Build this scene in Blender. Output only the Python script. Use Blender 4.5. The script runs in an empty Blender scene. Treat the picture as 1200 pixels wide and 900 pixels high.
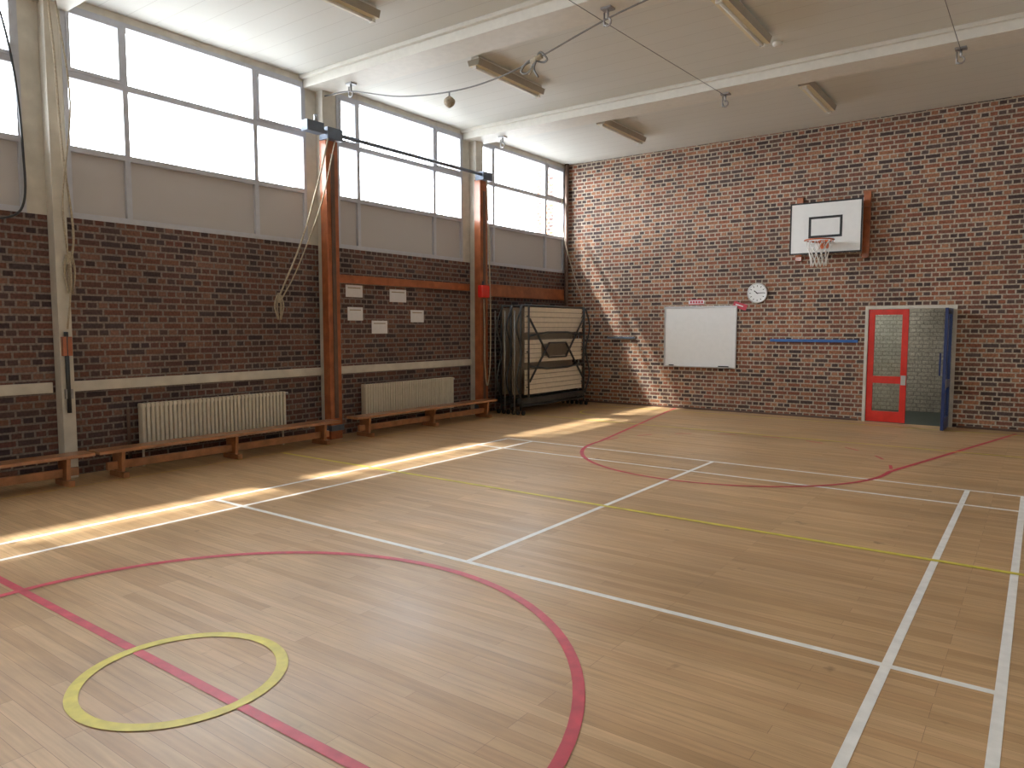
import bpy, math, random
from mathutils import Vector, Matrix
random.seed(3)
COL=bpy.context.collection
# ------------------------------------------------------------------ materials
def new_mat(name):
    m=bpy.data.materials.new(name);m.use_nodes=True
    nt=m.node_tree;b=nt.nodes["Principled BSDF"];return m,nt,b
def N(nt,t,**k):
    n=nt.nodes.new(t)
    for a,v in k.items(): setattr(n,a,v)
    return n
def simple(name,col,rough=.5,metal=0,noise=.12,scale=12,coat=0,bump=0):
    m,nt,b=new_mat(name)
    tc=N(nt,"ShaderNodeTexCoord");nz=N(nt,"ShaderNodeTexNoise");nz.inputs["Scale"].default_value=scale;nz.inputs["Detail"].default_value=5
    nt.links.new(tc.outputs["Object"],nz.inputs["Vector"])
    r=N(nt,"ShaderNodeValToRGB")
    r.color_ramp.elements[0].position=.3;r.color_ramp.elements[1].position=.7
    r.color_ramp.elements[0].color=tuple(c*(1-noise) for c in col)+(1,)
    r.color_ramp.elements[1].color=tuple(min(1,c*(1+noise)) for c in col)+(1,)
    nt.links.new(nz.outputs["Fac"],r.inputs[0]);nt.links.new(r.outputs[0],b.inputs["Base Color"])
    b.inputs["Roughness"].default_value=rough;b.inputs["Metallic"].default_value=metal
    b.inputs["Coat Weight"].default_value=coat
    if bump:
        bp=N(nt,"ShaderNodeBump");bp.inputs["Strength"].default_value=bump;bp.inputs["Distance"].default_value=.01
        nt.links.new(nz.outputs["Fac"],bp.inputs["Height"]);nt.links.new(bp.outputs[0],b.inputs["Normal"])
    return m
def ramp(nt,stops,interp='CONSTANT'):
    r=N(nt,"ShaderNodeValToRGB");cr=r.color_ramp;cr.interpolation=interp
    while len(cr.elements)<len(stops): cr.elements.new(.5)
    for e,(p,c) in zip(cr.elements,stops): e.position=p;e.color=tuple(c)+(1,)
    return r
def brick(name,axis,stops,mortar,w=.225,h=.075,ms=.012,bumpd=.006,rough=.85):
    m,nt,b=new_mat(name)
    tc=N(nt,"ShaderNodeTexCoord");sp=N(nt,"ShaderNodeSeparateXYZ");cb=N(nt,"ShaderNodeCombineXYZ")
    nt.links.new(tc.outputs["Object"],sp.inputs[0])
    nt.links.new(sp.outputs[axis],cb.inputs[0]);nt.links.new(sp.outputs[2],cb.inputs[1])
    br=N(nt,"ShaderNodeTexBrick");br.offset=.5;br.squash=.5;br.squash_frequency=2
    for k,v in (("Scale",1),("Brick Width",w),("Row Height",h),("Mortar Size",ms),("Mortar Smooth",.25),("Bias",0)): br.inputs[k].default_value=v
    br.inputs["Color1"].default_value=(0,0,0,1);br.inputs["Color2"].default_value=(1,1,1,1);br.inputs["Mortar"].default_value=(.5,.5,.5,1)
    nt.links.new(cb.outputs[0],br.inputs["Vector"])
    r=ramp(nt,stops);nt.links.new(br.outputs["Color"],r.inputs[0])
    nz=N(nt,"ShaderNodeTexNoise");nz.inputs["Scale"].default_value=38;nz.inputs["Detail"].default_value=6
    nt.links.new(tc.outputs["Object"],nz.inputs["Vector"])
    n2=N(nt,"ShaderNodeTexNoise");n2.inputs["Scale"].default_value=.9;n2.inputs["Detail"].default_value=3
    nt.links.new(tc.outputs["Object"],n2.inputs["Vector"])
    mr=N(nt,"ShaderNodeMapRange");mr.inputs[1].default_value=.3;mr.inputs[2].default_value=.7;mr.inputs[3].default_value=.66;mr.inputs[4].default_value=1.28
    nt.links.new(nz.outputs["Fac"],mr.inputs[0])
    mr2=N(nt,"ShaderNodeMapRange");mr2.inputs[1].default_value=.3;mr2.inputs[2].default_value=.7;mr2.inputs[3].default_value=.82;mr2.inputs[4].default_value=1.14
    nt.links.new(n2.outputs["Fac"],mr2.inputs[0])
    mu=N(nt,"ShaderNodeMath",operation='MULTIPLY');nt.links.new(mr.outputs[0],mu.inputs[0]);nt.links.new(mr2.outputs[0],mu.inputs[1])
    mx=N(nt,"ShaderNodeMix",data_type='RGBA');nt.links.new(br.outputs["Fac"],mx.inputs[0]);nt.links.new(r.outputs[0],mx.inputs[6]);mx.inputs[7].default_value=tuple(mortar)+(1,)
    vm=N(nt,"ShaderNodeVectorMath",operation='SCALE');nt.links.new(mx.outputs[2],vm.inputs[0]);nt.links.new(mu.outputs[0],vm.inputs["Scale"])
    nt.links.new(vm.outputs[0],b.inputs["Base Color"]);b.inputs["Roughness"].default_value=rough
    inv=N(nt,"ShaderNodeMath",operation='SUBTRACT');inv.inputs[0].default_value=1;nt.links.new(br.outputs["Fac"],inv.inputs[1])
    bp=N(nt,"ShaderNodeBump");bp.inputs["Strength"].default_value=.7;bp.inputs["Distance"].default_value=bumpd
    nt.links.new(inv.outputs[0],bp.inputs["Height"]);nt.links.new(bp.outputs[0],b.inputs["Normal"])
    return m
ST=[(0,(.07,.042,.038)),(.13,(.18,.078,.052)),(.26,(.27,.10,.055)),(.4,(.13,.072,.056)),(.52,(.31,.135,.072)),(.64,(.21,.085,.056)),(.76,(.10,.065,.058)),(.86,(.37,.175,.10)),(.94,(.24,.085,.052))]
ST_SHADED=[(p,(c[0]*.50+.012,c[1]*.55+.008,c[2]*.68+.01)) for p,c in ST]  # darkened brick tones: backlit shade of the window wall put into the colour
M={}
M['brick_y']=brick("brick_back",0,ST,(.43,.37,.29))
M['brick_x']=brick("brick_side_shaded",1,ST_SHADED,(.22,.185,.165))
M['white_brick']=brick("painted_brick",0,[(0,(.60,.59,.52)),(.5,(.66,.65,.58)),(.8,(.56,.55,.48))],(.40,.39,.34),bumpd=.004,rough=.5)
# floor
def floor_mat():
    m,nt,b=new_mat("wood_strip_floor")
    tc=N(nt,"ShaderNodeTexCoord")
    br=N(nt,"ShaderNodeTexBrick");br.offset=.37;br.offset_frequency=3
    for k,v in (("Scale",1),("Brick Width",1.35),("Row Height",.072),("Mortar Size",.0010),("Mortar Smooth",.3),("Bias",0)): br.inputs[k].default_value=v
    br.inputs["Color1"].default_value=(0,0,0,1);br.inputs["Color2"].default_value=(1,1,1,1);br.inputs["Mortar"].default_value=(.5,.5,.5,1)
    nt.links.new(tc.outputs["Object"],br.inputs["Vector"])
    r=ramp(nt,[(0,(.44,.275,.135)),(.35,(.51,.33,.17)),(.7,(.56,.37,.20)),(1,(.47,.29,.145))],'LINEAR')
    nt.links.new(br.outputs["Color"],r.inputs[0])
    mp=N(nt,"ShaderNodeMapping");mp.inputs["Scale"].default_value=(1.3,22,1)
    nt.links.new(tc.outputs["Object"],mp.inputs[0])
    g=N(nt,"ShaderNodeTexNoise");g.inputs["Scale"].default_value=2;g.inputs["Detail"].default_value=8;nt.links.new(mp.outputs[0],g.inputs["Vector"])
    mr=N(nt,"ShaderNodeMapRange");mr.inputs[1].default_value=.3;mr.inputs[2].default_value=.7;mr.inputs[3].default_value=.86;mr.inputs[4].default_value=1.12
    nt.links.new(g.outputs["Fac"],mr.inputs[0])
    w=N(nt,"ShaderNodeTexNoise");w.inputs["Scale"].default_value=.8;w.inputs["Detail"].default_value=8;w.inputs["Roughness"].default_value=.62;nt.links.new(tc.outputs["Object"],w.inputs["Vector"])
    mr2=N(nt,"ShaderNodeMapRange");mr2.inputs[1].default_value=.3;mr2.inputs[2].default_value=.7;mr2.inputs[3].default_value=.80;mr2.inputs[4].default_value=1.12
    nt.links.new(w.outputs["Fac"],mr2.inputs[0])
    mu=N(nt,"ShaderNodeMath",operation='MULTIPLY');nt.links.new(mr.outputs[0],mu.inputs[0]);nt.links.new(mr2.outputs[0],mu.inputs[1])
    mx=N(nt,"ShaderNodeMix",data_type='RGBA');nt.links.new(br.outputs["Fac"],mx.inputs[0]);nt.links.new(r.outputs[0],mx.inputs[6]);mx.inputs[7].default_value=(.24,.14,.075,1)
    vm=N(nt,"ShaderNodeVectorMath",operation='SCALE');nt.links.new(mx.outputs[2],vm.inputs[0]);nt.links.new(mu.outputs[0],vm.inputs["Scale"])
    # dark scuff marks
    sc=N(nt,"ShaderNodeTexNoise");sc.inputs["Scale"].default_value=5;sc.inputs["Detail"].default_value=3;nt.links.new(tc.outputs["Object"],sc.inputs["Vector"])
    sm=N(nt,"ShaderNodeMapRange");sm.inputs[1].default_value=.70;sm.inputs[2].default_value=.76;sm.inputs[3].default_value=1;sm.inputs[4].default_value=.6;nt.links.new(sc.outputs["Fac"],sm.inputs[0])
    v2=N(nt,"ShaderNodeVectorMath",operation='SCALE');nt.links.new(vm.outputs[0],v2.inputs[0]);nt.links.new(sm.outputs[0],v2.inputs["Scale"])
    nt.links.new(v2.outputs[0],b.inputs["Base Color"])
    rr=N(nt,"ShaderNodeMapRange");rr.inputs[1].default_value=.3;rr.inputs[2].default_value=.7;rr.inputs[3].default_value=.34;rr.inputs[4].default_value=.52
    nt.links.new(w.outputs["Fac"],rr.inputs[0]);nt.links.new(rr.outputs[0],b.inputs["Roughness"])
    return m
M['floor']=floor_mat()
def ceil_mat():
    m,nt,b=new_mat("ceiling_boards")
    tc=N(nt,"ShaderNodeTexCoord");br=N(nt,"ShaderNodeTexBrick");br.offset=0
    for k,v in (("Scale",1),("Brick Width",30),("Row Height",.3),("Mortar Size",.004),("Mortar Smooth",.3)): br.inputs[k].default_value=v
    br.inputs["Color1"].default_value=(.67,.68,.65,1);br.inputs["Color2"].default_value=(.69,.70,.67,1);br.inputs["Mortar"].default_value=(.53,.53,.50,1)
    nt.links.new(tc.outputs["Object"],br.inputs["Vector"]);nt.links.new(br.outputs["Color"],b.inputs["Base Color"]);b.inputs["Roughness"].default_value=.6
    return m
M['ceil']=ceil_mat()
M['beam']=simple("cream_paint",(.72,.71,.66),.5,noise=.04)
M['cream']=simple("old_cream_paint",(.60,.57,.50),.45,noise=.12,scale=5)
M['frame']=simple("window_frame_grey",(.50,.52,.58),.45,noise=.05)
M['wood']=simple("red_brown_wood",(.36,.11,.04),.35,noise=.25,scale=7,coat=.3)
M['bench']=simple("bench_wood",(.38,.17,.075),.35,noise=.25,scale=9,coat=.4)
M['steel']=simple("painted_steel_blue",(.12,.15,.20),.4,.2,noise=.1)
M['dark']=simple("dark_tube",(.05,.055,.06),.4,.3,noise=.2)
M['galv']=simple("galvanised",(.35,.35,.36),.4,.8,noise=.2)
M['slat']=simple("beige_laminate",(.76,.69,.57),.45,noise=.06)
M['slatb']=simple("brown_laminate_edge",(.34,.28,.21),.5,noise=.08)
M['slatd']=simple("laminate_shadow",(.14,.115,.09),.6,noise=.1)
M['rad']=simple("radiator_enamel",(.62,.58,.48),.4,noise=.06)
M['white']=simple("white_line_paint",(.80,.80,.77),.45,noise=.08)
M['redp']=simple("red_line_paint",(.54,.055,.085),.45,noise=.18)
M['yel']=simple("yellow_line_paint",(.66,.57,.08),.45,noise=.15)
M['orl']=simple("worn_yellow_paint",(.55,.36,.09),.4,noise=.2)
M['board']=simple("whiteboard_enamel",(.80,.81,.80),.25,noise=.02)
M['alu']=simple("aluminium",(.55,.55,.55),.35,.7,noise=.05)
M['black']=simple("black_paint",(.015,.015,.017),.4,noise=.1)
M['red']=simple("red_gloss_paint",(.70,.03,.022),.25,noise=.08,coat=.3)
M['blue']=simple("blue_gloss_paint",(.02,.04,.14),.3,noise=.1)
M['bstrip']=simple("blue_strip",(.04,.14,.40),.5,noise=.1)
M['paper']=simple("paper",(.74,.75,.78),.8,noise=.04)
M['rope']=simple("rope",(.42,.36,.27),.9,noise=.25,scale=60,bump=.4)
M['cable']=simple("steel_cable",(.20,.20,.20),.5,.3,noise=.1)
M['tube']=simple("light_diffuser",(.78,.72,.54),.4,noise=.04)
M['lampend']=simple("light_body",(.36,.33,.27),.5,noise=.05)
M['rim']=simple("orange_rim",(.55,.13,.04),.4,noise=.1)
M['net']=simple("net_cord",(.80,.79,.76),.9,noise=.05)
M['lino']=simple("green_lino",(.06,.08,.07),.5,noise=.1)
M['skirt']=simple("skirting_paint",(.12,.07,.05),.5,noise=.15)
M['asph']=simple("asphalt",(.25,.25,.24),.9,noise=.15)
M['plaster']=simple("painted_plaster",(.66,.63,.57),.8,noise=.04)
def glass(name,fac,tint):
    m=bpy.data.materials.new(name);m.use_nodes=True;nt=m.node_tree;nt.nodes.clear()
    o=N(nt,"ShaderNodeOutputMaterial");t=N(nt,"ShaderNodeBsdfTransparent");g=N(nt,"ShaderNodeBsdfGlossy");g.inputs["Roughness"].default_value=.03
    t.inputs[0].default_value=tint+(1,);mx=N(nt,"ShaderNodeMixShader");mx.inputs[0].default_value=fac
    nt.links.new(t.outputs[0],mx.inputs[1]);nt.links.new(g.outputs[0],mx.inputs[2]);nt.links.new(mx.outputs[0],o.inputs[0]);return m
M['glass']=glass("window_glass",.06,(.94,.96,.97))
M['dglass']=glass("wired_glass",.08,(.88,.90,.88))
def panel():
    m=bpy.data.materials.new("translucent_panel");m.use_nodes=True;nt=m.node_tree;nt.nodes.clear()
    o=N(nt,"ShaderNodeOutputMaterial");t=N(nt,"ShaderNodeBsdfTranslucent");g=N(nt,"ShaderNodeBsdfDiffuse")
    t.inputs[0].default_value=(.52,.49,.48,1);g.inputs[0].default_value=(.49,.47,.46,1);mx=N(nt,"ShaderNodeMixShader");mx.inputs[0].default_value=.93
    nt.links.new(t.outputs[0],mx.inputs[1]);nt.links.new(g.outputs[0],mx.inputs[2]);nt.links.new(mx.outputs[0],o.inputs[0]);return m
M['panel']=panel()
# ------------------------------------------------------------------ mesh builder
class MB:
    def __init__(s): s.v=[];s.f=[];s.mi=[];s.mats=[];s.sm=[]
    def m(s,k):
        if k not in s.mats: s.mats.append(k)
        return s.mats.index(k)
    def add(s,vs,fs,k,smooth=False):
        o=len(s.v);s.v+=[tuple(v) for v in vs];i=s.m(k)
        for f in fs: s.f.append([a+o for a in f]);s.mi.append(i);s.sm.append(smooth)
        return s
    def box(s,x0,x1,y0,y1,z0,z1,k,mat=None):
        vs=[Vector((x,y,z)) for x in (x0,x1) for y in (y0,y1) for z in (z0,z1)]
        if mat is not None: vs=[mat@v for v in vs]
        return s.add(vs,[(0,1,3,2),(4,6,7,5),(0,4,5,1),(2,3,7,6),(0,2,6,4),(1,5,7,3)],k)
    def tube(s,pts,r,k,seg=8,closed=False,caps=True):
        pts=[Vector(p) for p in pts];n=len(pts);vs=[];fs=[]
        up=None
        for i,p in enumerate(pts):
            if closed: d=(pts[(i+1)%n]-pts[i-1])
            else: d=pts[min(i+1,n-1)]-pts[max(i-1,0)]
            d.normalize()
            if up is None: up=Vector((0,0,1)) if abs(d.z)<.9 else Vector((1,0,0))
            a=d.cross(up)
            if a.length<1e-4: up=Vector((1,0,0)) if abs(d.x)<.9 else Vector((0,1,0));a=d.cross(up)
            a.normalize();b=a.cross(d);up=b
            rr=r[i] if isinstance(r,(list,tuple)) else r
            for j in range(seg):
                t=2*math.pi*j/seg;vs.append(p+a*math.cos(t)*rr+b*math.sin(t)*rr)
        m=n if closed else n-1
        for i in range(m):
            for j in range(seg):
                i2=(i+1)%n
                fs.append((i*seg+j,i*seg+(j+1)%seg,i2*seg+(j+1)%seg,i2*seg+j))
        s.add(vs,fs,k,True)
        if not closed and caps:
            o=len(s.v)-len(vs);i=s.m(k)
            s.f.append([o+j for j in range(seg)][::-1]);s.mi.append(i);s.sm.append(False)
            s.f.append([o+(n-1)*seg+j for j in range(seg)]);s.mi.append(i);s.sm.append(False)
        return s
    def ring2d(s,c,r,w,z,k,a0=0,a1=2*math.pi,n=96,h=.0):
        vs=[];fs=[]
        for i in range(n+1):
            a=a0+(a1-a0)*i/n
            for q in (r-w/2,r+w/2): vs.append((c[0]+q*math.cos(a),c[1]+q*math.sin(a),z))
        for i in range(n): fs.append((2*i,2*i+1,2*i+3,2*i+2))
        return s.add(vs,fs,k)
    def seg2d(s,p,q,w,z,k):
        p=Vector(p);q=Vector(q);d=(q-p).normalized();n=Vector((-d.y,d.x))*w/2
        return s.add([(*(p+n),z),(*(p-n),z),(*(q-n),z),(*(q+n),z)],[(0,1,2,3)],k)
    def done(s,name,parent=None,bevel=0,loc=None):
        me=bpy.data.meshes.new(name);me.from_pydata(s.v,[],s.f)
        for k in s.mats: me.materials.append(M[k])
        for p,i,q in zip(me.polygons,s.mi,s.sm): p.material_index=i;p.use_smooth=q
        me.update();o=bpy.data.objects.new(name,me);COL.objects.link(o)
        if bevel:
            b=o.modifiers.new("bevel","BEVEL");b.width=bevel;b.segments=2;b.limit_method='ANGLE';b.angle_limit=math.radians(50)
        if parent: o.parent=parent
        return o
def empty(name,loc=(0,0,0)):
    e=bpy.data.objects.new(name,None);COL.objects.link(e);e.empty_display_size=.2;return e
def catmull(P,n=8):
    P=[Vector(p) for p in P];P=[P[0]*2-P[1]]+P+[P[-1]*2-P[-2]];out=[]
    for i in range(1,len(P)-2):
        for j in range(n):
            t=j/n;a,b,c,d=P[i-1:i+3]
            out.append(.5*((2*b)+(c-a)*t+(2*a-5*b+4*c-d)*t*t+(3*b-a-3*c+d)*t**3))
    out.append(P[-2]);return out
# ------------------------------------------------------------------ room dimensions
W=10.6;D=13.455;Y0=-10.0;H=5.05
COLS=[-7.05,-3.6,-.15,3.37,6.9,10.3]
BAYS=[(-9.9,-7.3,[-9.2,-7.9]),(-6.8,-3.85,[-6.2,-4.5]),(-3.35,-.42,[-2.75,-1.05]),(.1,3.12,[.75,2.4]),(3.52,6.62,[4.16,5.82]),(7.17,10.0,[7.58,9.27]),(10.42,13.38,[10.9,12.66])]
ZB,ZR,ZT,ZTOP=2.76,3.49,4.26,4.97
MB().box(-.3,W+.3,Y0-.3,D,-.2,0,'floor').done("floor")
MB().box(-.3,W+.3,Y0-.3,D+.3,H,H+.2,'ceil').done("ceiling")
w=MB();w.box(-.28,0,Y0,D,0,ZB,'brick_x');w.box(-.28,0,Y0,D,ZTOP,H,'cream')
prev=Y0
for a,b,_ in BAYS:
    w.box(-.28,0,prev,a,ZB,ZTOP,'cream');prev=b
w.box(-.28,0,prev,D,ZB,ZTOP,'cream');w.done("wall_left")
# back wall with door opening
DX0,DX1,DZ=5.97,7.30,1.95
w=MB();w.box(-.28,DX0,D,D+.28,0,H,'brick_y');w.box(DX1,W+.28,D,D+.28,0,H,'brick_y');w.box(DX0,DX1,D,D+.28,DZ,H,'brick_y');w.done("wall_back")
MB().box(W,W+.28,Y0,D,0,H,'plaster').done("wall_right")  # unseen wall, pale finish added to bounce light into the room
MB().box(-.28,W+.28,Y0-.28,Y0,0,H,'plaster').done("wall_front")
# windows
for n,(a,b,mu) in enumerate(BAYS):
    w=MB();x0,x1=-.075,.008;t=.045
    w.box(x0,x1,a,b,ZB,ZB+.06,'frame');w.box(x0,x1,a,b,ZTOP-.05,ZTOP,'frame')
    w.box(x0,x1,a,a+t,ZB+.06,ZTOP-.05,'frame');w.box(x0,x1,b-t,b,ZB+.06,ZTOP-.05,'frame')
    ys=[a+t]+mu+[b-t]
    for q in mu: w.box(x0,x1,q-.03,q+.03,ZB+.06,ZTOP-.05,'frame')
    for i in range(3):
        y0=ys[i]+(.03 if i else 0);y1=ys[i+1]-(.03 if i<2 else 0)
        w.box(x0,x1,y0,y1,ZT-.035,ZT+.035,'frame');w.box(x0,x1,y0,y1,ZR-.03,ZR+.03,'frame')
        if i!=1: # opening sash
            s=.035;za,zb=ZT+.035,ZTOP-.05
            w.box(x0+.01,x1+.012,y0,y1,za,za+s,'frame');w.box(x0+.01,x1+.012,y0,y1,zb-s,zb,'frame')
            w.box(x0+.01,x1+.012,y0,y0+s,za+s,zb-s,'frame');w.box(x0+.01,x1+.012,y1-s,y1,za+s,zb-s,'frame')
        w.box(-.05,-.035,y0,y1,ZB+.06,ZR-.03,'panel')
        w.add([(-.04,y0,ZR+.03),(-.04,y1,ZR+.03),(-.04,y1,ZT-.035),(-.04,y0,ZT-.035)],[(0,1,2,3)],'glass')
        w.add([(-.04,y0,ZT+.035),(-.04,y1,ZT+.035),(-.04,y1,ZTOP-.05),(-.04,y0,ZTOP-.05)],[(0,1,2,3)],'glass')
    w.done("window_%d"%(n+1))
    L=bpy.data.lights.new("window_portal","AREA");L.shape='RECTANGLE';L.size=ZTOP-ZB;L.size_y=b-a;L.cycles.is_portal=True
    o=bpy.data.objects.new("window_portal",L);COL.objects.link(o);o.location=(-.2,(a+b)/2,(ZB+ZTOP)/2);o.rotation_euler=(0,-math.pi/2,0)
# columns
for c in COLS:
    hw=.065 if abs(c-3.37)<.01 else .1
    MB().box(0,.15,c-hw,c+hw,0,H-.001,'cream').done("column",bevel=.006)
# trim: ledge trunking on left wall, skirting
prev=Y0
w=MB()
for c in COLS:
    w.box(0,.035,prev,c-.1,.91,1.02,'cream');prev=c+.1
w.done("trim_1",bevel=.005)
MB().box(0,DX0-.06,D-.015,D,0,.035,'skirt').box(DX1+.06,W,D-.015,D,0,.035,'skirt').done("baseboard_back")
# ceiling beams
for yb in (-7.1,-3.6,-.15,3.35,6.83,10.25):
    w=MB();w.box(0,W,yb-.24,yb+.24,H-.16,H,'beam');w.box(0,W,yb-.30,yb-.24,H-.05,H,'beam');w.box(0,W,yb+.24,yb+.30,H-.05,H,'beam');w.done("ceiling_beam",bevel=.008)
# ------------------------------------------------------------------ markings
z=.0015;w=MB();lw=.045
for x in (2.26,2.69,7.88,8.33): w.seg2d((x,-5),(x,8.30+(0)),lw,z,'white')
for y in (3.72,7.6,8.3): w.seg2d((2.26,y),(8.33,y),lw,z+.0003,'white')
w.seg2d((5.3,3.72),(5.3,8.3),lw,z,'white');w.done("badminton_court_lines")
w=MB();z=.0024
w.seg2d((.65,1.70),(10,1.70),.05,z,'redp');w.ring2d((5.28,1.7),1.82,.055,z+.0004,'redp')
w.ring2d((5.28,8.85),1.82,.05,z,'redp',math.pi,2*math.pi)
w.seg2d((7.10,8.85),(8.15,D-.3),.05,z,'redp');w.seg2d((3.46,8.85),(2.60,D-.05),.05,z,'redp')
for i in range(9):
    a=math.pi*(i+.5)/9;w.ring2d((5.28,8.85),1.82,.035,z,'redp',a-.07,a+.07,8)
w.done("basketball_court_lines")
w=MB();z=.0033
w.seg2d((.65,5.64),(9.9,5.64),.05,z,'yel');w.seg2d((.65,10.8),(9.9,10.8),.04,z,'yel')
w.ring2d((5.28,1.7),.44,.055,z+.0005,'yel')
w.seg2d((.65,-9),(.65,10.6),.035,z+.0003,'orl');w.seg2d((1.1,12.95),(9.9,12.95),.04,z,'yel')
w.ring2d((1.9,12.0),.55,.04,z,'yel',math.pi*.5,math.pi*1.5,24)
w.done("indoor_court_lines")
# ------------------------------------------------------------------ gym uprights with rail
rig=e=empty("climbing_rig")
for y0 in (6.73,10.14):
    w=MB();w.box(.155,.29,y0,y0+.21,.0,4.2,'wood');w.box(.29,.305,y0+.07,y0+.14,.3,4.0,'skirt')
    w.box(.15,.32,y0-.01,y0+.22,.12,.2,'steel');w.done("upright",e,.006)
w=MB();w.tube([(.33,6.35,4.27),(.33,10.36,4.27)],.028,'steel',10)
w.box(.27,.40,6.34,6.62,4.22,4.36,'steel');w.box(.2,.38,6.7,6.96,4.18,4.34,'steel');w.box(.2,.38,10.12,10.37,4.18,4.32,'steel')
w.tube([(.38,6.5,4.36),(.38,6.5,4.45)],.03,'galv');w.done("top_rail",e)
w=MB();w.box(0,.06,7.02,10.12,2.25,2.37,'wood');w.box(0,.06,10.42,13.3,2.17,2.40,'wood');w.done("timber_rail",bevel=.005)
# post A fittings
w=MB();w.tube([(.18,3.36,.7),(.18,3.36,1.55)],.022,'dark');w.box(.15,.2,3.32,3.41,1.3,1.5,'wood');w.box(.15,.19,3.33,3.4,.85,.95,'galv');w.done("rope_cleat")
# ropes
def rope(name,pts,r=.012,extra=None,k='rope',par=None):
    w=MB();w.tube(catmull(pts),r,k,6)
    if extra: extra(w)
    return w.done(name,par)
def knot(c,s=.05,hh=.3):
    def f(w):
        c0=Vector(c)
        for i in range(4):
            a=i*1.57;P=[c0+Vector((.02*math.cos(a),.03*math.sin(a),0)),c0+Vector((s*.6*math.cos(a),s*math.sin(a),-hh*.45)),c0+Vector((.02*math.cos(a),.02*math.sin(a),-hh)) ]
            w.tube(catmull(P,5),.011,'rope',5)
        w.tube(catmull([c0+Vector((0,0,.03)),c0+Vector((0,0,-.05)),c0+Vector((0,0,-.1))],3),[.02]*4+[.03]*3,'rope',8)
    return f
rope("tied_rope_1",[(.36,6.75,4.3),(.34,6.56,3.6),(.3,6.28,2.75),(.26,5.95,2.03)],.013,knot((.26,5.93,2.02),.07,.32),par=rig)
rope("tied_rope_2",[(.36,6.86,4.25),(.34,6.60,3.3),(.29,6.22,2.4),(.26,5.98,1.98)],.010,par=rig)
rope("hanging_rope",[(.2,3.33,4.9),(.22,3.36,4.3),(.2,3.4,3.4),(.2,3.47,2.6),(.19,3.42,2.2)],.012,knot((.19,3.42,2.35),.05,.4))
rope("hanging_rope",[(.2,3.4,4.9),(.24,3.48,3.9),(.2,3.38,2.9),(.2,3.42,2.1),(.2,3.37,1.58)],.01)
rope("looped_rope",[(.34,10.26,4.2),(.36,10.3,3.0),(.36,10.34,1.8),(.36,10.32,.9),(.36,10.24,.55),(.35,10.19,.9),(.33,10.2,1.6),(.33,10.18,2.1)],.011,par=rig)
rope("hanging_rope",[(.05,13.2,4.4),(.1,13.2,3.6),(.3,13.25,2.8),(.5,13.3,2.2)],.01)
rope("electric_cable",[(.03,2.9,5.0),(.04,3.05,4.2),(.04,3.1,3.4),(.05,3.08,2.85),(.04,2.9,2.68),(.03,2.5,2.66),(.03,1.8,2.68)],.012,k='dark')
w=MB();w.box(.31,.42,10.03,10.25,2.12,2.34,'red');w.tube([(.35,10.14,2.34),(.35,10.14,2.42)],.02,'dark');w.done("pouch",rig,bevel=.02)
# ceiling cable and fittings
e=empty("ceiling_cable")
w=MB();w.tube(catmull([(.15,6.85,4.82),(.7,6.85,4.78),(1.6,6.85,4.55),(2.45,6.85,4.45),(3.1,6.85,4.46),(3.7,6.85,4.56),(4.6,6.85,4.78),(5.3,6.85,4.89)]),.009,'cable',6)
w.tube(catmull([(2.45,6.85,4.45),(2.45,6.85,4.40)]),.01,'cable',6);w.done("cable",e)
w=MB()
P=[(2.45,6.85,4.40-.02*i) for i in range(8)]
w.tube(P,[.012,.04,.062,.07,.07,.06,.042,.01],'rope',12);w.done("toggle_ball",e)
w=MB()
for dx,dz in ((-.2,-.05),(.15,.02)):
    w.tube(catmull([(3.72,6.85,4.56),(3.72+dx*.5,6.83,4.60+dz),(3.72+dx,6.85,4.52+dz),(3.72+dx*.6,6.87,4.50+dz),(3.72,6.85,4.55)]),.012,'cable',6)
w.tube(catmull([(3.74,6.84,4.56),(3.71,6.83,4.46),(3.76,6.84,4.36)]),.011,'cable',6)
w.tube(catmull([(3.7,6.86,4.56),(3.66,6.87,4.48),(3.62,6.86,4.42)]),.011,'rope',6);w.tube([(3.66,6.85,4.55),(3.80,6.85,4.585)],.03,'rope',8);w.done("tied_cord",e)
for x,y in ((.69,6.85),(4.62,6.85),(4.63,10.27),(7.47,10.27),(.69,10.27)):
    w=MB();w.box(x-.06,x+.06,y-.05,y+.05,H-.18,H-.16,'galv');w.tube([(x,y,H-.17),(x,y,H-.27)],.014,'galv',8)
    w.tube([(x+.04*math.sin(t*.7),y,H-.30+.04*math.cos(t*.7)) for t in range(8)],.011,'galv',6);w.tube([(x-.04,y,H-.2),(x-.04,y,H-.34)],.01,'galv',6);w.done("ceiling_pulley")
rope("ceiling_wire",[(4.3,3.4,4.87),(4.45,6.9,4.86),(4.63,10.27,4.86)],.004,k='cable')
rope("ceiling_wire",[(7.4,3.4,4.87),(7.45,6.9,4.86),(7.47,10.27,4.86)],.004,k='cable')
w=MB();w.tube([(5.64,9.25,H),(5.64,9.25,H-.03),(5.64,9.25,H-.05)],[.06,.06,.035],'beam',16);w.done("smoke_detector")
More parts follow.
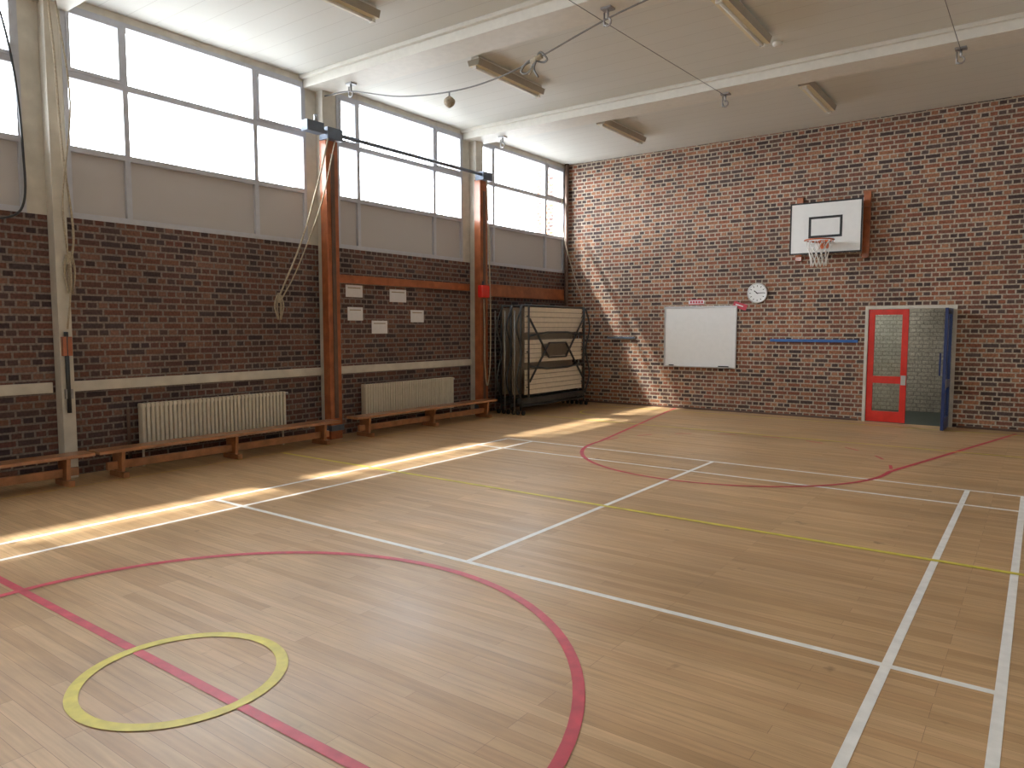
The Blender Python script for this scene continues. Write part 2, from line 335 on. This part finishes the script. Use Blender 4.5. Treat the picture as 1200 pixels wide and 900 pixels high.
# ceiling lights
for x in (2.38,5.58,8.7):
    for y in (-5.3,-1.9,1.6,4.95,8.15,11.45):
        w=MB();w.box(x-.06,x+.06,y-.72,y+.72,H-.045,H,'beam')
        w.add([(x-.10,y-.75,H-.045),(x+.10,y-.75,H-.045),(x+.075,y-.75,H-.12),(x-.075,y-.75,H-.12),(x-.10,y+.75,H-.045),(x+.10,y+.75,H-.045),(x+.075,y+.75,H-.12),(x-.075,y+.75,H-.12)],
              [(0,1,2,3),(4,7,6,5),(0,4,5,1),(1,5,6,2),(3,7,4,0)],'lampend')
        w.add([(x+.075,y-.75,H-.12),(x-.075,y-.75,H-.12),(x+.075,y+.75,H-.12),(x-.075,y+.75,H-.12)],[(0,1,3,2)],'tube')
        w.tube([(x,y-.7,H-.135),(x,y+.7,H-.135)],.018,'beam',10)
        w.box(x-.03,x+.03,y-.735,y-.70,H-.16,H-.12,'beam');w.box(x-.03,x+.03,y+.70,y+.735,H-.16,H-.12,'beam')
        w.done("fluorescent_ceiling_light")
# ------------------------------------------------------------------ radiators
def radiator(y0,y1):
    e=empty("radiator");w=MB();n=int((y1-y0)/.052);p=(y1-y0)/n
    for i in range(n):
        c=y0+(i+.5)*p;w.box(.06,.165,c-p*.36,c+p*.36,.20,.73,'rad')
    w.done("fins",e,.008)
    w=MB();w.box(.075,.15,y0,y1,.685,.72,'rad');w.box(.075,.15,y0,y1,.20,.24,'rad');w.box(.09,.13,y0+.01,y1-.01,.24,.69,'rad')
    for y in (y0+.25,y1-.25): w.box(0.002,.08,y-.02,y+.02,.3,.36,'rad')
    for y in (y0+.03,y1-.03):
        w.tube([(.11,y,.0),(.11,y,.2)],.014,'rad',8)
    w.tube([(.11,y1,.70),(.11,y1+.06,.70)],.02,'galv',8);w.tube([(.11,y0-.06,.23),(.11,y0,.23)],.02,'galv',8)
    w.done("body",e)
radiator(4.12,6.08);radiator(7.50,9.55)
w=MB();w.tube([(.06,4.02,0),(.06,4.02,.68)],.02,'skirt',8);w.done("heating_pipe")
w=MB();w.tube([(.08,D-.1,0),(.08,D-.1,H)],.045,'skirt',10);w.done("corner_pipe")
# ------------------------------------------------------------------ benches
def bench(y0,y1,x=.46):
    e=empty("gym_bench");w=MB()
    w.box(x-.125,x+.125,y0,y1,.275,.31,'bench');w.done("seat",e,.006)
    w=MB();w.box(x-.02,x+.02,y0+.12,y1-.12,.085,.17,'bench');w.done("balance_beam",e,.004)
    n=3
    for i in range(n):
        c=y0+.25+(y1-y0-.5)*i/(n-1);w=MB()
        w.add([(x-.11,c-.02,.275),(x+.11,c-.02,.275),(x+.09,c-.02,.06),(x-.09,c-.02,.06),(x-.11,c+.02,.275),(x+.11,c+.02,.275),(x+.09,c+.02,.06),(x-.09,c+.02,.06)],
              [(0,1,2,3),(4,7,6,5),(0,4,5,1),(1,5,6,2),(2,6,7,3),(3,7,4,0)],'bench')
        w.box(x-.16,x+.16,c-.03,c+.03,0.0,.06,'bench');w.done("leg_%d"%(i+1),e,.004)
bench(-.3,3.42);bench(3.46,6.66);bench(7.0,10.3,.43)
# ------------------------------------------------------------------ papers
for a,b,c,d in ((7.29,7.62,2.05,2.23),(7.32,7.62,1.70,1.90),(7.80,8.13,1.50,1.70),(8.19,8.56,2.00,2.20),(8.66,8.97,1.68,1.88)):
    w=MB();w.box(0.002,.006,a,b,c,d,'paper');w.box(.006,.007,a+.04,b-.04,d-.05,d-.035,'slatb');w.done("notice_paper")
# ------------------------------------------------------------------ folded mobile tables
def folded_table(x,front):
    e=empty("folded_mobile_table");ya,yb=10.66,12.9;w=MB()
    for y in (ya,yb):
        w.tube([(x,y,.08),(x,y,1.98)],.018,'dark',8);w.tube([(x-.1,y-.05,.08),(x-.1,y-.05,1.9)],.014,'galv',8)
        sg=1 if y==yb else -1
        w.tube(catmull([(x+.03,y,1.98),(x+.03,y+sg*.17,1.6),(x+.03,y+sg*.02,1.15),(x+.03,y+sg*.17,.65),(x+.03,y,.25)]),.018,'dark',6)
        for dx in (-.06,.06):
            w.tube([(x+dx-.015,y,.045),(x+dx+.015,y,.045)],.045,'black',14)
    w.tube([(x,ya,.16),(x,yb,.16)],.025,'dark',8);w.tube([(x,ya,1.99),(x,yb,1.99)],.02,'dark',8)
    w.box(x-.08,x+.02,ya,yb,.2,.3,'dark')
    w.done("tube_frame",e)
    if front:
        w=MB();yc,yd=ya+.12,yb-.14
        for z0,z1 in ((1.50,1.97),(.95,1.37),(.36,.82)):
            n=5;h=(z1-z0)/n
            for i in range(n):
                zz=z0+h*i;w.box(x+.0,x+.03,yc,yd,zz+.006,zz+h-.006,'slat')
            w.box(x-.01,x+.0,yc,yd,z0,z1,'slatb')
        w.done("table_top_panels",e,.003)
        w=MB();xx=x+.08;ym=(yc+yd)/2
        for pts in ([(yc+.02,1.44),(ym-.35,1.50),(ym+.35,1.50),(yd-.02,1.44)],[(yc+.02,.88),(ym-.35,.82),(ym+.35,.82),(yd-.02,.88)],[(yc+.05,.6),(ym-.3,1.30),(ym+.3,1.30),(yd-.05,.6)],[(yc+.05,1.75),(ym-.3,1.03),(ym+.3,1.03),(yd-.05,1.75)]):
            w.tube([(xx,a,b) for a,b in pts],.02,'dark',8)
        w.box(x+.04,x+.06,ym-.5,ym+.4,1.06,1.28,'slatd')
        for a in (yc+.02,yd-.02):
            w.tube([(xx,a,.3),(xx,a,1.99)],.018,'dark',8)
            for zz in (.5,1.15,1.8): w.tube([(x,a,zz),(xx,a,zz)],.012,'dark',6)
        w.done("folding_struts",e)
    else:
        MB().box(x-.02,x+.0,ya+.06,yb-.1,.35,1.95,'slatb').done("table_top_panels",e)
folded_table(.80,True);folded_table(.58,False);folded_table(.36,False)
# ------------------------------------------------------------------ backboard
e=empty("basketball_hoop")
bx0,bx1,bz0,bz1=4.76,5.92,2.85,3.73;by=D-.26
w=MB()
for x in (4.86,5.94): w.box(x-.055,x+.055,D-.05,D,2.76,3.86,'wood')
w.box(4.8,6.0,D-.09,D-.05,3.6,3.7,'wood');w.box(4.8,6.0,D-.09,D-.05,2.95,3.05,'wood')
for x in (4.98,5.74): w.box(x-.04,x+.04,by+.025,D-.09,2.9,3.7,'wood')
w.done("wall_bracket",e,.004)
w=MB();w.box(bx0,bx1,by,by+.025,bz0,bz1,'board');w.done("backboard",e)
w=MB();f=.026;ya,yb=by-.003,by
def rect(x0,x1,z0,z1,f):
    w.box(x0,x1,ya,yb,z0,z0+f,'black');w.box(x0,x1,ya,yb,z1-f,z1,'black');w.box(x0,x0+f,ya,yb,z0+f,z1-f,'black');w.box(x1-f,x1,ya,yb,z0+f,z1-f,'black')
rect(bx0,bx1,bz0,bz1,f);cxb=(bx0+bx1)/2;rect(cxb-.27,cxb+.27,3.12,3.48,.04);w.done("board_markings",e)
w=MB();rc=(cxb,by-.15-.225,3.04);R_=.225
w.tube([(rc[0]+R_*math.cos(t*math.pi/16),rc[1]+R_*math.sin(t*math.pi/16),rc[2]) for t in range(32)],.011,'rim',8,closed=True)
w.box(cxb-.08,cxb+.08,by-.02,by-.003,2.93,3.08,'rim');w.box(cxb-.05,cxb+.05,rc[1]+R_,by-.01,3.025,3.045,'rim')
for s in (-1,1): w.tube([(cxb+s*.07,by-.01,3.03),(cxb+s*.19,rc[1]+.12,3.03)],.008,'rim',6)
w.done("rim",e)
w=MB();n=12;lv=[(0,.215),(-.11,.185),(-.22,.15),(-.33,.125),(-.43,.12)]
for sgn in (1,-1):
    for i in range(n):
        w.tube([(rc[0]+r*math.cos(2*math.pi*(i+sgn*j*.5)/n),rc[1]+r*math.sin(2*math.pi*(i+sgn*j*.5)/n),rc[2]+dz) for j,(dz,r) in enumerate(lv)],.0065,'net',4)
w.done("net",e)
# ------------------------------------------------------------------ whiteboard, signs, clock, strips
w=MB();w.box(2.34,3.77,D-.02,D-.001,.83,1.99,'board')
f=.022
w.box(2.33,3.78,D-.03,D-.001,.82,.82+f,'alu');w.box(2.33,3.78,D-.03,D-.001,1.99-f,2.0,'alu');w.box(2.33,2.33+f,D-.03,D-.001,.82+f,1.99-f,'alu');w.box(3.78-f,3.78,D-.03,D-.001,.82+f,1.99-f,'alu')
w.box(2.4,3.7,D-.07,D-.03,.83,.845,'alu')
for x in (2.45,3.45,3.55): w.box(x,x+.1,D-.06,D-.04,.845,.865,'black')
w.done("whiteboard",bevel=.002)
w=MB();w.box(2.82,3.13,D-.008,D,2.04,2.12,'paper');w.box(2.82,3.13,D-.01,D-.008,2.115,2.13,'redp');w.box(2.82,3.13,D-.01,D-.008,2.03,2.045,'redp')
for i in range(5): w.box(2.85+i*.055,2.89+i*.055,D-.01,D-.008,2.06,2.10,'redp')
w.done("word_sign")
Rm=Matrix.Translation((3.83,D-.008,2.0))@Matrix.Rotation(math.radians(18),4,'Y')
w=MB();w.box(-.13,.13,0,.006,-.06,.05,'redp',Rm);w.box(-.09,.06,-.002,0,-.01,.01,'paper',Rm);w.done("pennant_sign")
w=MB();cc=Vector((4.15,D,2.22));
w.tube([cc+Vector((0,-.0,0)),cc+Vector((0,-.035,0))],.165,'board',40)
w.tube([cc+Vector((.172*math.cos(t*math.pi/20),-.03,.172*math.sin(t*math.pi/20))) for t in range(40)],.014,'alu',8,closed=True)
for i in range(12):
    a=i*math.pi/6;m=Matrix.Translation(cc+Vector((0,-.037,0)))@Matrix.Rotation(a,4,'Y');w.box(-.006,.006,-.001,.001,.115,.145,'black',m)
for a,l,t in ((math.radians(-52),.075,.008),(math.radians(88),.115,.006)):
    m=Matrix.Translation(cc+Vector((0,-.04,0)))@Matrix.Rotation(a,4,'Y');w.box(-t,t,-.001,.001,-.02,l,'black',m)
w.done("clock")
MB().box(4.40,5.87,D-.03,D,1.335,1.385,'bstrip').done("blue_strip",bevel=.004)
MB().box(1.05,1.68,D-.03,D,1.36,1.40,'steel').done("power_strip",bevel=.004)  # grey-blue power strip on the back wall
# ------------------------------------------------------------------ door
w=MB();t=.05
w.box(DX0,DX0+t,D-.02,D+.14,0,DZ,'cream');w.box(DX1-t,DX1,D-.02,D+.14,0,DZ,'cream');w.box(DX0+t,DX1-t,D-.02,D+.14,DZ-t,DZ,'cream')
w.done("trim_2",bevel=.004)
def leaf(name,hinge,ang,wd,k,flip=1):
    e=empty(name);T=Matrix.Translation(hinge)@Matrix.Rotation(ang,4,'Z');w=MB();s=flip
    def b(x0,x1,y0,y1,z0,z1,kk):
        xa,xb=sorted((x0*s,x1*s));w.box(xa,xb,y0,y1,z0,z1,kk,T)
    h=DZ-t-.005;st=.095
    b(0,st,0,.045,.01,h,k);b(wd-st,wd,0,.045,.01,h,k);b(st,wd-st,0,.045,.01,.19,k);b(st,wd-st,0,.045,h-.09,h,k);b(st,wd-st,0,.045,.66,.78,k)
    w.done("leaf_frame",e,.003)
    w=MB();b(st,wd-st,.018,.026,.19,.66,'dglass');b(st,wd-st,.018,.026,.78,h-.09,'dglass');w.done("glazing",e)
    w=MB()
    if k=='blue':
        b(wd-.06,wd-.035,.075,.10,.85,1.2,'blue');b(wd-.055,wd-.04,.045,.075,.86,.885,'alu');b(wd-.055,wd-.04,.045,.075,1.165,1.19,'alu')
    b(wd-.085,wd-.01,-.004,0,.64,.80,'alu');w.done("handle",e,.003)
leaf("door_1",(DX0+t+.003,D+.0,0),0,.60,'red')
leaf("door_2",(DX1-t-.003,D-.03,0),math.radians(89),.60,'blue',-1)
# corridor
w=MB();cy0,cy1=D+.28,15.6
w.box(4.6,9.4,cy1,cy1+.15,0,2.6,'white_brick');w.done("wall_corridor")
MB().box(4.45,4.6,cy0,cy1+.15,0,2.6,'beam').box(9.4,9.55,cy0,cy1+.15,0,2.6,'beam').done("wall_corridor_ends")
MB().box(4.45,9.55,D,cy1+.15,-.2,-.001,'lino').done("floor_corridor")
MB().box(4.45,9.55,cy0,cy1+.15,2.6,2.7,'beam').done("ceiling_corridor")
L=bpy.data.lights.new("corridor_fill","AREA");L.energy=10;L.shape='RECTANGLE';L.size=1.2;L.size_y=.3;L.color=(1,.96,.86)  # unseen fill light added to brighten the corridor, no fixture modelled
o=bpy.data.objects.new("corridor_fill",L);COL.objects.link(o);o.location=(5.4,14.7,2.57)
# outside
MB().box(-1.0,-.3,D+.35,D+1.2,0,6.5,'brick_y').done("exterior_brick_pier")
MB().box(-40,-.3,-40,40,-.5,-.3,'asph').done("exterior_ground")
# ------------------------------------------------------------------ light
world=bpy.data.worlds.new("world");bpy.context.scene.world=world;world.use_nodes=True
bg=world.node_tree.nodes["Background"];bg.inputs[0].default_value=(.93,.96,1,1);bg.inputs[1].default_value=10
S=bpy.data.lights.new("sun","SUN");S.energy=6;S.angle=math.radians(2.5);S.color=(1,.97,.90)
o=bpy.data.objects.new("sun",S);COL.objects.link(o);o.rotation_euler=Vector((.59,.32,-1)).to_track_quat('-Z','Y').to_euler()
# ------------------------------------------------------------------ camera
cam=bpy.data.cameras.new("camera");cam.sensor_width=36;cam.lens=848.18/1200*36;cam.clip_start=.05
k=bpy.data.objects.new("camera",cam);COL.objects.link(k)
yaw,pit=.63183,.078452
F=Vector((-math.sin(yaw)*math.cos(pit),math.cos(yaw)*math.cos(pit),-math.sin(pit)))
k.location=(8.407,0,1.6);k.rotation_euler=F.to_track_quat('-Z','Y').to_euler()
bpy.context.scene.camera=k
sc=bpy.context.scene
sc.view_settings.view_transform='Standard';sc.view_settings.look='None';sc.view_settings.exposure=.88
try: sc.cycles.diffuse_bounces=8
except Exception: pass
